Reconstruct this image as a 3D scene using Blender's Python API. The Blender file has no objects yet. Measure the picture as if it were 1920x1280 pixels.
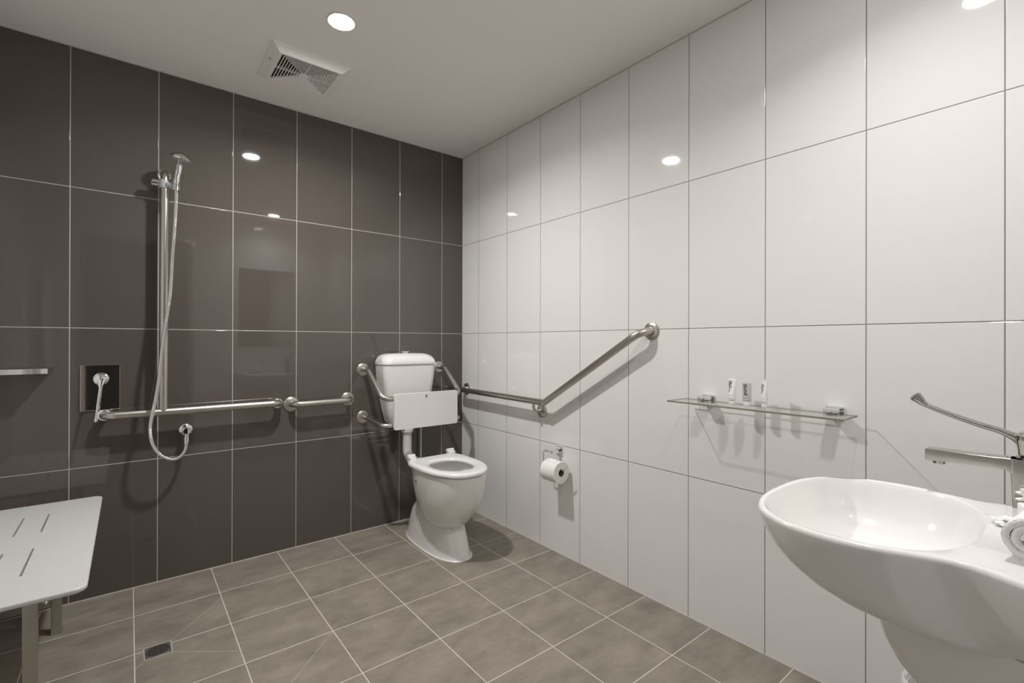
import bpy, bmesh, math, random
from mathutils import Vector, Matrix, noise
random.seed(4)
PI = math.pi
scene = bpy.context.scene
C = scene.collection
# ------------------------------------------------------------------ camera, world, exposure
cam_data = bpy.data.cameras.new('camera')
cam = bpy.data.objects.new('camera', cam_data)
C.objects.link(cam)
scene.camera = cam
YAW, PITCH, ROLL = math.radians(38.775), math.radians(0.105), math.radians(0.131)
fw = Vector((math.sin(YAW)*math.cos(PITCH), math.cos(YAW)*math.cos(PITCH), math.sin(PITCH)))
rt = fw.cross(Vector((0, 0, 1))).normalized()
up = rt.cross(fw)
rt2 = rt*math.cos(ROLL) + up*math.sin(ROLL)
up2 = up*math.cos(ROLL) - rt*math.sin(ROLL)
m = Matrix((rt2, up2, -fw)).transposed().to_4x4()
m.translation = Vector((-1.775, -2.753, 1.115))
cam.matrix_world = m
cam_data.sensor_width = 36
cam_data.lens = 893.27/1920*36
cam_data.clip_start = 0.01
world = bpy.data.worlds.new('world')
world.use_nodes = True
world.node_tree.nodes['Background'].inputs[0].default_value = (0.9, 0.95, 1, 1)
world.node_tree.nodes['Background'].inputs[1].default_value = 0.0
scene.world = world
scene.view_settings.view_transform = 'Standard'
scene.view_settings.look = 'None'
scene.view_settings.gamma = 1
scene.view_settings.use_curve_mapping = False
scene.view_settings.exposure = 0.30
LENS = (300.0, 110.0)              # glowing diffusers: main light, basin light
LAMP_WATTS = (14.8, 5.2)           # beam of each downlight
LAMP_SPREAD = (math.radians(156), math.radians(135))
LAMP_COLOR = (1.0, 0.982, 0.962, 1)

# ------------------------------------------------------------------ material helpers
def nt_new(name):
    mt = bpy.data.materials.new(name)
    mt.use_nodes = True
    nt = mt.node_tree
    return mt, nt, nt.nodes['Principled BSDF']

def mat(name, col, rough=0.5, metal=0.0, coat=0.0, noise_amt=0.0, noise_scale=20, bump=0.0, bump_scale=200,
        trans=0.0, ior=1.5, emit=None, sss=0.0, stretch=(1, 1, 1), spec=0.5, alpha=1.0):
    mt, nt, b = nt_new(name)
    b.inputs['Base Color'].default_value = (*col, 1)
    b.inputs['Roughness'].default_value = rough
    b.inputs['Metallic'].default_value = metal
    b.inputs['Coat Weight'].default_value = coat
    b.inputs['Coat Roughness'].default_value = 0.03
    b.inputs['Transmission Weight'].default_value = trans
    b.inputs['IOR'].default_value = ior
    b.inputs['Specular IOR Level'].default_value = spec
    b.inputs['Alpha'].default_value = alpha
    if sss:
        b.inputs['Subsurface Weight'].default_value = sss
        b.inputs['Subsurface Radius'].default_value = (0.01, 0.01, 0.01)
    if emit:
        b.inputs['Emission Color'].default_value = emit[0]
        b.inputs['Emission Strength'].default_value = emit[1]
    tc = nt.nodes.new('ShaderNodeTexCoord')
    mp = nt.nodes.new('ShaderNodeMapping')
    mp.inputs['Scale'].default_value = stretch
    nt.links.new(tc.outputs['Object'], mp.inputs['Vector'])
    n = nt.nodes.new('ShaderNodeTexNoise')
    n.inputs['Scale'].default_value = noise_scale
    n.inputs['Detail'].default_value = 4
    nt.links.new(mp.outputs['Vector'], n.inputs['Vector'])
    if noise_amt:
        r = nt.nodes.new('ShaderNodeMapRange')
        r.inputs['To Min'].default_value = 1-noise_amt
        r.inputs['To Max'].default_value = 1+noise_amt
        nt.links.new(n.outputs['Fac'], r.inputs['Value'])
        mx = nt.nodes.new('ShaderNodeMix'); mx.data_type = 'RGBA'; mx.blend_type = 'MULTIPLY'
        mx.inputs['Factor'].default_value = 1
        mx.inputs[6].default_value = (*col, 1)
        nt.links.new(r.outputs['Result'], mx.inputs[7])
        nt.links.new(mx.outputs[2], b.inputs['Base Color'])
    if bump:
        n2 = nt.nodes.new('ShaderNodeTexNoise')
        n2.inputs['Scale'].default_value = bump_scale
        n2.inputs['Detail'].default_value = 3
        nt.links.new(mp.outputs['Vector'], n2.inputs['Vector'])
        bp = nt.nodes.new('ShaderNodeBump')
        bp.inputs['Strength'].default_value = bump
        bp.inputs['Distance'].default_value = 0.002
        nt.links.new(n2.outputs['Fac'], bp.inputs['Height'])
        nt.links.new(bp.outputs['Normal'], b.inputs['Normal'])
    return mt

class NB:
    """tiny maths helper over a node tree"""
    def __init__(s, nt): s.nt = nt
    def m(s, op, a, b=None, c=None, clamp=False):
        n = s.nt.nodes.new('ShaderNodeMath'); n.operation = op; n.use_clamp = clamp
        for i, v in enumerate((a, b, c)):
            if v is None: continue
            if isinstance(v, (int, float)): n.inputs[i].default_value = v
            else: s.nt.links.new(v, n.inputs[i])
        return n.outputs[0]

def tile_mat(name, tile, grout, ax_u, u0, wu, ax_v, v0, wv, g, rough, lines=(), cloud=None, tilt=0.0, bevel=0.0015,
             wave=0.0, spec=0.5, grout_rough=0.8, var=0.0):
    """stack-bond tiles laid out in the room's own metres: joints at u0+k*wu and v0+k*wv"""
    mt, nt, b = nt_new(name)
    N = NB(nt)
    geo = nt.nodes.new('ShaderNodeNewGeometry')
    sp = nt.nodes.new('ShaderNodeSeparateXYZ')
    nt.links.new(geo.outputs['Position'], sp.inputs[0])
    U, V = sp.outputs[ax_u], sp.outputs[ax_v]
    su = N.m('DIVIDE', N.m('SUBTRACT', U, u0), wu)
    sv = N.m('DIVIDE', N.m('SUBTRACT', V, v0), wv)
    fu, fv = N.m('FRACT', su), N.m('FRACT', sv)
    du = N.m('MULTIPLY', N.m('SUBTRACT', 0.5, N.m('ABSOLUTE', N.m('SUBTRACT', fu, 0.5))), wu)
    dv = N.m('MULTIPLY', N.m('SUBTRACT', 0.5, N.m('ABSOLUTE', N.m('SUBTRACT', fv, 0.5))), wv)
    d = N.m('MINIMUM', du, dv)
    for (x0, y0, x1, y1, gg) in lines:          # extra cut joints
        L = math.hypot(x1-x0, y1-y0); tx, ty = (x1-x0)/L, (y1-y0)/L
        a = N.m('SUBTRACT', U, x0); c = N.m('SUBTRACT', V, y0)
        t = N.m('ADD', N.m('MULTIPLY', a, tx), N.m('MULTIPLY', c, ty))
        t = N.m('MINIMUM', N.m('MAXIMUM', t, 0.0), L)
        ex = N.m('SUBTRACT', a, N.m('MULTIPLY', t, tx)); ey = N.m('SUBTRACT', c, N.m('MULTIPLY', t, ty))
        ds = N.m('SQRT', N.m('ADD', N.m('MULTIPLY', ex, ex), N.m('MULTIPLY', ey, ey)))
        ds = N.m('ADD', ds, (g-gg)/2)
        d = N.m('MINIMUM', d, ds)
    r = nt.nodes.new('ShaderNodeMapRange'); r.interpolation_type = 'SMOOTHSTEP'
    r.inputs['From Min'].default_value = g/2-0.0003; r.inputs['From Max'].default_value = g/2+0.0003
    nt.links.new(d, r.inputs['Value'])
    mask = r.outputs['Result']
    mx = nt.nodes.new('ShaderNodeMix'); mx.data_type = 'RGBA'
    mx.inputs[6].default_value = (*grout, 1)
    mx.inputs[7].default_value = (*tile, 1)
    nt.links.new(mask, mx.inputs['Factor'])
    # tile index noise
    cb = nt.nodes.new('ShaderNodeCombineXYZ')
    nt.links.new(N.m('FLOOR', su), cb.inputs[0]); nt.links.new(N.m('FLOOR', sv), cb.inputs[1])
    wn = nt.nodes.new('ShaderNodeTexWhiteNoise'); wn.noise_dimensions = '3D'
    nt.links.new(cb.outputs[0], wn.inputs['Vector'])
    sc = nt.nodes.new('ShaderNodeSeparateColor'); nt.links.new(wn.outputs['Color'], sc.inputs[0])
    if cloud:
        amt, stretch = cloud
        mp = nt.nodes.new('ShaderNodeMapping'); mp.inputs['Scale'].default_value = stretch
        off = nt.nodes.new('ShaderNodeVectorMath'); off.operation = 'MULTIPLY_ADD'
        off.inputs[1].default_value = (7, 7, 7)
        nt.links.new(wn.outputs['Color'], off.inputs[0]); nt.links.new(geo.outputs['Position'], off.inputs[2])
        nt.links.new(off.outputs[0], mp.inputs['Vector'])
        n1 = nt.nodes.new('ShaderNodeTexNoise'); n1.inputs['Scale'].default_value = 1.0
        n1.inputs['Detail'].default_value = 9; n1.inputs['Roughness'].default_value = 0.7
        n1.inputs['Distortion'].default_value = 0.15
        nt.links.new(mp.outputs[0], n1.inputs['Vector'])
        cr = nt.nodes.new('ShaderNodeMapRange'); cr.inputs['From Min'].default_value = 0.25; cr.inputs['From Max'].default_value = 0.75
        cr.inputs['To Min'].default_value = 1-amt; cr.inputs['To Max'].default_value = 1+amt
        nt.links.new(n1.outputs['Fac'], cr.inputs['Value'])
        mu = nt.nodes.new('ShaderNodeMix'); mu.data_type = 'RGBA'; mu.blend_type = 'MULTIPLY'; mu.inputs['Factor'].default_value = 1
        mu.inputs[6].default_value = (*tile, 1)
        nt.links.new(cr.outputs[0], mu.inputs[7])
        nt.links.new(mu.outputs[2], mx.inputs[7])
    nt.links.new(mx.outputs[2], b.inputs['Base Color'])
    rr = N.m('ADD', N.m('MULTIPLY', mask, rough-grout_rough), grout_rough)
    nt.links.new(rr, b.inputs['Roughness'])
    b.inputs['Specular IOR Level'].default_value = spec
    # relief: rounded tile edge + each tile very slightly out of plane
    r2 = nt.nodes.new('ShaderNodeMapRange'); r2.interpolation_type = 'SMOOTHSTEP'
    r2.inputs['From Min'].default_value = g/2-0.0005; r2.inputs['From Max'].default_value = g/2+bevel
    nt.links.new(d, r2.inputs['Value'])
    h = N.m('MULTIPLY', r2.outputs[0], 0.0008)
    if tilt:
        tu = N.m('MULTIPLY', N.m('MULTIPLY', N.m('SUBTRACT', sc.outputs[0], 0.5), N.m('MULTIPLY', fu, wu)), tilt)
        tv = N.m('MULTIPLY', N.m('MULTIPLY', N.m('SUBTRACT', sc.outputs[1], 0.5), N.m('MULTIPLY', fv, wv)), tilt)
        h = N.m('ADD', h, N.m('ADD', tu, tv))
    if wave:
        n3 = nt.nodes.new('ShaderNodeTexNoise'); n3.inputs['Scale'].default_value = 9
        n3.inputs['Detail'].default_value = 1
        nt.links.new(geo.outputs['Position'], n3.inputs['Vector'])
        h = N.m('ADD', h, N.m('MULTIPLY', n3.outputs['Fac'], wave))
    bp = nt.nodes.new('ShaderNodeBump'); bp.inputs['Strength'].default_value = 1.0; bp.inputs['Distance'].default_value = 1.0
    nt.links.new(h, bp.inputs['Height'])
    nt.links.new(bp.outputs['Normal'], b.inputs['Normal'])
    return mt

# ------------------------------------------------------------------ materials
WD, WW, WF = 0.302, 0.2995, 0.2994
DARK = (0.098, 0.084, 0.073)
WHITE = (0.80, 0.79, 0.775)
GROUT_L = (0.50, 0.46, 0.41)
GROUT_D = (0.25, 0.225, 0.195)
Z1 = 1.7726
DRX0, DRX1, DRY0, DRY1 = -1.731, -1.651, -0.652, -0.572
fall = [(DRX1, DRY1, -1.4578, -0.345, 0.0013), (DRX1, DRY0, -1.4578, -0.80, 0.0013),
        (DRX0, DRY1, -1.757, -0.535, 0.0013), (DRX0, DRY0, -1.757, -0.69, 0.0013),
        (-1.159, -0.887, -1.458, -1.186, 0.0013), (-1.458, -1.186, -1.757, -1.485, 0.0013)]
M = {}
M['dark_tile'] = tile_mat('dark_glazed_tile', DARK, GROUT_L, 0, -0.1608, WD, 2, Z1, 0.6, 0.0032, 0.03, tilt=0.006, wave=0.00004, spec=0.6)
M['white_tile'] = tile_mat('white_glazed_tile', WHITE, GROUT_D, 1, -0.1939, WW, 2, Z1, 0.6, 0.0026, 0.035, tilt=0.004, wave=0.00002)
M['white_tile_rear'] = tile_mat('white_glazed_tile_rear', WHITE, GROUT_D, 0, -0.1608, WD, 2, Z1, 0.6, 0.0026, 0.09, tilt=0.004)
M['floor_tile'] = tile_mat('floor_tile', (0.246, 0.216, 0.178), (0.60, 0.545, 0.475), 0, -0.5598, WF, 1, -0.2879, WF, 0.0038, 0.42,
                           lines=fall, cloud=(0.34, (5.0, 10.0, 4)), bevel=0.001, spec=0.35)
M['ceiling'] = mat('ceiling_paint', (0.90, 0.875, 0.845), 0.9, bump=0.04, bump_scale=300)
M['caulk'] = mat('caulk', (0.55, 0.52, 0.48), 0.6, noise_amt=0.05)
M['steel'] = mat('satin_steel', (0.56, 0.53, 0.49), 0.33, 1.0, noise_amt=0.06, noise_scale=30, bump=0.03, bump_scale=900)
M['chrome'] = mat('chrome', (0.86, 0.86, 0.87), 0.035, 1.0, noise_amt=0.01)
M['ceramic'] = mat('ceramic', (0.80, 0.792, 0.772), 0.12, coat=0.6, noise_amt=0.01)
M['plastic'] = mat('white_plastic', (0.74, 0.735, 0.715), 0.22, noise_amt=0.01)
M['panel'] = mat('white_panel', (0.60, 0.60, 0.595), 0.32, noise_amt=0.01)
M['pipe'] = mat('pvc_pipe', (0.70, 0.69, 0.66), 0.3, noise_amt=0.02)
M['vent'] = mat('vent_plastic', (0.90, 0.88, 0.855), 0.4, noise_amt=0.02)
M['dark'] = mat('painted_well_shade', (0.03, 0.028, 0.026), 0.7, noise_amt=0.1)  # near-black colour standing for the shade under the drain grate
M['recess_shade'] = mat('painted_recess_shade', (0.10, 0.093, 0.085), 0.7, noise_amt=0.1)  # dark colour standing for shade in the vent and fixing recesses
M['tap'] = mat('tap_chrome_dimmed', (0.44, 0.42, 0.395), 0.12, 1.0, noise_amt=0.01)  # chrome colour darkened to stand for dim surroundings mirrored in the tap
M['drain'] = mat('drain_metal', (0.22, 0.21, 0.20), 0.4, 0.6, noise_amt=0.1)
M['grey_plastic'] = mat('grey_plastic', (0.42, 0.43, 0.45), 0.35, noise_amt=0.03)
M['paper'] = mat('tissue_paper', (0.84, 0.825, 0.80), 0.95, bump=0.25, bump_scale=260, noise_amt=0.02)
M['card'] = mat('cardboard', (0.20, 0.16, 0.11), 0.9, noise_amt=0.1)
M['towel'] = mat('terry_cloth', (0.83, 0.82, 0.80), 1.0, bump=0.9, bump_scale=420, noise_amt=0.05)
M['tube'] = mat('tube_plastic', (0.86, 0.86, 0.84), 0.3, noise_amt=0.01)
M['clear_tube'] = mat('clear_grey_plastic', (0.60, 0.59, 0.575), 0.2, trans=0.0, noise_amt=0.02)
M['ink'] = mat('ink', (0.09, 0.085, 0.08), 0.6, noise_amt=0.02)
M['gold_ink'] = mat('gold_ink', (0.50, 0.42, 0.28), 0.6, noise_amt=0.02)
M['grey_ink'] = mat('grey_ink', (0.25, 0.24, 0.23), 0.6, noise_amt=0.02)
M['blue'] = mat('blue_enamel', (0.03, 0.05, 0.20), 0.3, noise_amt=0.02)
M['film'] = mat('plastic_film', (0.86, 0.86, 0.85), 0.2, noise_amt=0.03, bump=0.3, bump_scale=40)
M['mirror'] = mat('mirror_silver', (0.90, 0.91, 0.90), 0.005, 1.0, noise_amt=0.005)
for i_ in (0, 1): M['lens%d' % i_] = mat('downlight_lens', (0.9, 0.9, 0.9), 0.4, emit=(LAMP_COLOR, LENS[i_]))
M['door'] = mat('door_paint', (0.30, 0.26, 0.22), 0.5, noise_amt=0.04)
M['corridor'] = mat('corridor_paint', (0.16, 0.145, 0.125), 0.8, noise_amt=0.05)
M['liner'] = mat('bin_liner', (0.86, 0.86, 0.85), 0.35, noise_amt=0.03, bump=0.4, bump_scale=60)
# green-edged float glass: clear faces with a Fresnel sheen, darker green ground edges
def glass_face():
    mt, nt, b = nt_new('float_glass')
    nt.nodes.remove(b)
    tr = nt.nodes.new('ShaderNodeBsdfTransparent'); tr.inputs[0].default_value = (0.978, 0.988, 0.976, 1)
    gl = nt.nodes.new('ShaderNodeBsdfGlossy'); gl.inputs['Roughness'].default_value = 0.01
    fr = nt.nodes.new('ShaderNodeFresnel'); fr.inputs['IOR'].default_value = 1.5
    n = nt.nodes.new('ShaderNodeTexNoise'); n.inputs['Scale'].default_value = 3
    mx = nt.nodes.new('ShaderNodeMixShader')
    ge = nt.nodes.new('ShaderNodeNewGeometry')
    N = NB(nt)
    fac = N.m('MULTIPLY', fr.outputs[0], N.m('SUBTRACT', 1.0, ge.outputs['Backfacing']))
    nt.links.new(fac, mx.inputs[0]); nt.links.new(tr.outputs[0], mx.inputs[1]); nt.links.new(gl.outputs[0], mx.inputs[2])
    nt.links.new(mx.outputs[0], nt.nodes['Material Output'].inputs['Surface'])
    return mt
M['glass'] = glass_face()
M['glass_edge'] = mat('glass_edge', (0.20, 0.215, 0.15), 0.12, trans=0.3, noise_amt=0.1, noise_scale=40)

# ------------------------------------------------------------------ mesh helpers
def root_loc(o):
    v = Vector((0, 0, 0))
    while o is not None:
        v += o.location; o = o.parent
    return v

def obj(name, bm, material, parent=None, smooth=True, kind=None, angle=35):
    bmesh.ops.recalc_face_normals(bm, faces=bm.faces)
    me = bpy.data.meshes.new(name)
    if parent is not None:
        bmesh.ops.translate(bm, verts=bm.verts, vec=-root_loc(parent))
    bm.to_mesh(me); bm.free()
    o = bpy.data.objects.new(name, me)
    C.objects.link(o)
    me.materials.append(material)
    if smooth:
        for p in me.polygons: p.use_smooth = True
        me.set_sharp_from_angle(angle=math.radians(angle))
        wm = o.modifiers.new('weighted', 'WEIGHTED_NORMAL'); wm.keep_sharp = True
    if parent is not None: o.parent = parent
    if kind: o['kind'] = kind
    return o

def thing(name, label, cat, loc=(0, 0, 0), group=None):
    o = bpy.data.objects.new(name, None)
    o.empty_display_size = 0.05
    C.objects.link(o); o.location = loc
    o['label'] = label; o['category'] = cat
    if group: o['group'] = group
    return o

def tag(o, label, cat, group=None):
    o['label'] = label; o['category'] = cat
    if group: o['group'] = group
    return o

def struct(name, bm, material, smooth=False):
    o = obj(name, bm, material, smooth=smooth); o['kind'] = 'structure'
    return o

def box(bm, x0, x1, y0, y1, z0, z1):
    vs = [bm.verts.new((x, y, z)) for x in (x0, x1) for y in (y0, y1) for z in (z0, z1)]
    f = [(0, 1, 3, 2), (4, 6, 7, 5), (0, 4, 5, 1), (2, 3, 7, 6), (0, 2, 6, 4), (1, 5, 7, 3)]
    return [bm.faces.new([vs[i] for i in q]) for q in f]

def rbox(x0, x1, y0, y1, z0, z1, r=0.003, seg=3, bm=None):
    b2 = bmesh.new()
    box(b2, x0, x1, y0, y1, z0, z1)
    bmesh.ops.recalc_face_normals(b2, faces=b2.faces)
    bmesh.ops.bevel(b2, geom=b2.edges[:], offset=r, segments=seg, affect='EDGES', profile=0.5)
    if bm is None: return b2
    return merge(bm, b2)

def merge(bm, b2, mtx=None):
    me = bpy.data.meshes.new('tmp'); b2.to_mesh(me); b2.free()
    if mtx is not None: me.transform(mtx)
    bm.from_mesh(me); bpy.data.meshes.remove(me)
    return bm

def fillet(pts, radii, n=8):
    pts = [Vector(p) for p in pts]
    out = [pts[0]]
    for i in range(1, len(pts)-1):
        r = radii if isinstance(radii, (int, float)) else radii[i-1]
        a, b, c = pts[i-1], pts[i], pts[i+1]
        u, v = (a-b), (c-b)
        lu, lv = u.length, v.length
        u.normalize(); v.normalize()
        ang = math.acos(max(-1, min(1, u.dot(v))))
        if r <= 1e-5 or ang > PI-0.01:
            out.append(b); continue
        t = min(r/math.tan(ang/2), lu*(0.95 if i == 1 else 0.499), lv*(0.95 if i == len(pts)-2 else 0.499))
        rr = t*math.tan(ang/2)
        p0, p1 = b+u*t, b+v*t
        cen = b+(u+v).normalized()*(rr/math.sin(ang/2))
        e0, e1 = p0-cen, p1-cen
        tot = PI-ang
        ax = e0.cross(e1).normalized()
        for k in range(n+1):
            out.append(cen+Matrix.Rotation(tot*k/n, 3, ax) @ e0)
    out.append(pts[-1])
    return out

def sweep(bm, pts, r, seg=16, caps=True, sy=1.0, frame_up=None):
    """tube of radius r (number or list) along pts; sy flattens the second axis"""
    pts = [Vector(p) for p in pts]
    n = len(pts)
    rad = r if isinstance(r, (list, tuple)) else [r]*n
    syl = sy if isinstance(sy, (list, tuple)) else [sy]*n
    tang = []
    for i in range(n):
        a = pts[max(0, i-1)]; b = pts[min(n-1, i+1)]
        tang.append((b-a).normalized())
    t0 = tang[0]
    ref = Vector(frame_up) if frame_up else (Vector((0, 0, 1)) if abs(t0.z) < 0.9 else Vector((0, 1, 0)))
    nrm = (ref - t0*ref.dot(t0)).normalized()
    rings = []
    for i in range(n):
        t = tang[i]
        if i:
            q = tang[i-1].rotation_difference(t)
            nrm = q @ nrm
            nrm = (nrm - t*nrm.dot(t)).normalized()
        bi = t.cross(nrm)
        rings.append([bm.verts.new(pts[i]+(nrm*math.cos(2*PI*k/seg)*syl[i]+bi*math.sin(2*PI*k/seg))*rad[i]) for k in range(seg)])
    for i in range(n-1):
        for k in range(seg):
            bm.faces.new((rings[i][k], rings[i][(k+1) % seg], rings[i+1][(k+1) % seg], rings[i+1][k]))
    if caps:
        bm.faces.new(rings[0][::-1]); bm.faces.new(rings[-1])
    return bm

def lathe(bm, prof, org, axis, seg=32):
    """prof: (radius, height) along axis"""
    axis = Vector(axis).normalized(); org = Vector(org)
    ref = Vector((0, 0, 1)) if abs(axis.z) < 0.9 else Vector((1, 0, 0))
    u = axis.cross(ref).normalized(); v = axis.cross(u)
    rings = []
    for (r, h) in prof:
        if r < 1e-6:
            rings.append([bm.verts.new(org+axis*h)])
        else:
            rings.append([bm.verts.new(org+axis*h+(u*math.cos(2*PI*k/seg)+v*math.sin(2*PI*k/seg))*r) for k in range(seg)])
    for a, b in zip(rings, rings[1:]):
        for k in range(seg):
            k2 = (k+1) % seg
            if len(a) == 1 and len(b) == 1: continue
            if len(a) == 1: bm.faces.new((a[0], b[k2], b[k]))
            elif len(b) == 1: bm.faces.new((a[k], a[k2], b[0]))
            else: bm.faces.new((a[k], a[k2], b[k2], b[k]))
    return bm

def loft(bm, loops, cap0=True, cap1=True, closed=False):
    rings = [[bm.verts.new(p) for p in L] for L in loops]
    n = len(rings[0])
    pairs = list(zip(rings, rings[1:]))
    if closed: pairs.append((rings[-1], rings[0]))
    for a, b in pairs:
        for k in range(n):
            bm.faces.new((a[k], a[(k+1) % n], b[(k+1) % n], b[k]))
    if cap0 and not closed: bm.faces.new(rings[0][::-1])
    if cap1 and not closed: bm.faces.new(rings[-1])
    return bm

def sgnpow(v, e): return math.copysign(abs(v)**e, v)

def egg(xc, yb, yf, hw, z, n=64, eb=2.0, ef=2.0, split=0.5):
    """closed outline; yb = wall side (larger y), yf = front; exponents for each half"""
    ym = yb+(yf-yb)*split
    out = []
    for k in range(n):
        t = 2*PI*k/n
        c, s = math.cos(t), math.sin(t)
        e = ef if s < 0 else eb
        x = xc+hw*sgnpow(c, 2/e)
        L = (ym-yf) if s < 0 else (yb-ym)
        out.append((x, ym+L*sgnpow(s, 2/e), z))
    return out

def catmull(pts, n=8):
    pts = [Vector(p) for p in pts]
    out = []
    for i in range(len(pts)-1):
        p0 = pts[max(0, i-1)]; p1 = pts[i]; p2 = pts[i+1]; p3 = pts[min(len(pts)-1, i+2)]
        for k in range(n):
            t = k/n
            out.append(0.5*((2*p1)+(p2-p0)*t+(2*p0-5*p1+4*p2-p3)*t*t+(3*p1-p0-3*p2+p3)*t**3))
    out.append(pts[-1])
    return out

def rrect(cx, cz, w, h, r, n=5):
    """rounded rectangle outline in two coordinates"""
    out = []
    for (sx, sz, a0) in ((1, 1, 0), (-1, 1, 90), (-1, -1, 180), (1, -1, 270)):
        for k in range(n+1):
            a = math.radians(a0+90*k/n)
            out.append((cx+sx*(w/2-r)+r*math.cos(a), cz+sz*(h/2-r)+r*math.sin(a)))
    return out

def text_mesh(name, txt, size, mtx, material, parent, extrude=0.00015):
    cu = bpy.data.curves.new(name, 'FONT')
    cu.body = txt; cu.size = size; cu.extrude = extrude
    cu.align_x = 'CENTER'; cu.align_y = 'CENTER'
    cu.offset = size*0.012
    tmp = bpy.data.objects.new('tmp', cu); C.objects.link(tmp)
    dg = bpy.context.evaluated_depsgraph_get(); dg.update()
    me = bpy.data.meshes.new_from_object(tmp.evaluated_get(dg))
    bpy.data.objects.remove(tmp)
    me.name = name
    me.transform(mtx)
    me.transform(Matrix.Translation(-root_loc(parent)))
    me.materials.clear(); me.materials.append(material)
    o = bpy.data.objects.new(name, me); C.objects.link(o); o.parent = parent
    return o

# ------------------------------------------------------------------ room shell
H = 2.372
XL, YR = -2.32, -2.825
T = 0.10
bm = bmesh.new(); box(bm, XL-T, T, 0, T, -0.05, H+0.05); struct('wall_back', bm, M['dark_tile'])
bm = bmesh.new(); box(bm, 0, T, YR-T, 0, -0.05, H+0.05); struct('wall_right', bm, M['white_tile'])
bm = bmesh.new(); box(bm, XL-T, XL, YR-T, 0, -0.05, H+0.05); struct('wall_left', bm, M['white_tile'])
DX0, DX1, DZ = -2.12, -1.286, 2.06       # doorway in the rear wall
bm = bmesh.new()
box(bm, XL, DX0, YR-T, YR, -0.05, H+0.05)
box(bm, DX1, 0, YR-T, YR, -0.05, H+0.05)
box(bm, DX0, DX1, YR-T, YR, DZ, H+0.05)
struct('wall_rear', bm, M['white_tile_rear'])
bm = bmesh.new(); box(bm, XL-T, T, -4.4, T, -0.12, 0)
# solid slab; the shade under the drain grate is a painted disc
struct('floor', bm, M['floor_tile'])
bm = bmesh.new(); box(bm, XL-T, T, -4.4, T, H, H+0.08); struct('ceiling', bm, M['ceiling'])
# dim corridor beyond the doorway behind the camera
bm = bmesh.new(); box(bm, XL-T, XL, -4.3, YR-T, 0, H); struct('wall_corridor_left', bm, M['corridor'])
bm = bmesh.new(); box(bm, -0.9, -0.8, -4.3, YR-T, 0, H); struct('wall_corridor_right', bm, M['corridor'])
bm = bmesh.new(); box(bm, XL-T, -0.8, -4.4, -4.3, 0, H); struct('wall_corridor_end', bm, M['corridor'])
# door frame
bm = bmesh.new()
box(bm, DX0, DX0+0.03, YR-T, YR+0.012, 0.001, DZ); box(bm, DX1-0.03, DX1, YR-T, YR+0.012, 0.001, DZ)
box(bm, DX0+0.03, DX1-0.03, YR-T, YR+0.012, DZ-0.03, DZ)
struct('door_1', bm, M['door'])
# caulk beads
def bead(name, x0, x1, y0, y1, z0, z1):
    bm = bmesh.new(); box(bm, x0, x1, y0, y1, z0, z1); struct(name, bm, M['caulk'])
bead('trim_1', XL, -0.004, -0.004, 0, H-0.004, H)
bead('trim_2', -0.004, 0, YR, 0, H-0.004, H)
bead('trim_3', XL, -0.003, -0.004, 0, 0, 0.004)
bead('trim_4', -0.002, 0, YR, 0, 0, 0.003)

# ------------------------------------------------------------------ ceiling lights and vent
def downlight(x, y, label, which):
    t = thing('downlight', label, 'ceiling light', (x, y, H), 'round downlights in the ceiling')
    bm = bmesh.new()
    lathe(bm, [(0.047, 0.0), (0.0535, 0.0), (0.0535, -0.0025), (0.050, -0.0045), (0.047, -0.0035), (0.047, 0.0)], (x, y, H), (0, 0, 1), 40)
    obj('trim_ring', bm, M['plastic'], t)
    bm = bmesh.new()
    lathe(bm, [(0.0, -0.0025), (0.0465, -0.0025), (0.0465, 0.0)], (x, y, H), (0, 0, 1), 40)
    obj('diffuser', bm, M['lens%d' % which], t)
    ld = bpy.data.lights.new('downlight_beam', 'AREA'); ld.shape = 'DISK'; ld.size = 0.088
    ld.energy = LAMP_WATTS[which]; ld.color = LAMP_COLOR[:3]; ld.spread = LAMP_SPREAD[which]
    lo = bpy.data.objects.new('downlight_beam', ld); C.objects.link(lo); lo.parent = t; lo.location = (0, 0, -0.0045)
downlight(-1.130, -0.877, 'lit round white downlight beside the square ceiling vent', 0)
downlight(-0.640, -2.468, 'lit round downlight above the wash basin, seen only as reflections on the tiles', 1)

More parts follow.
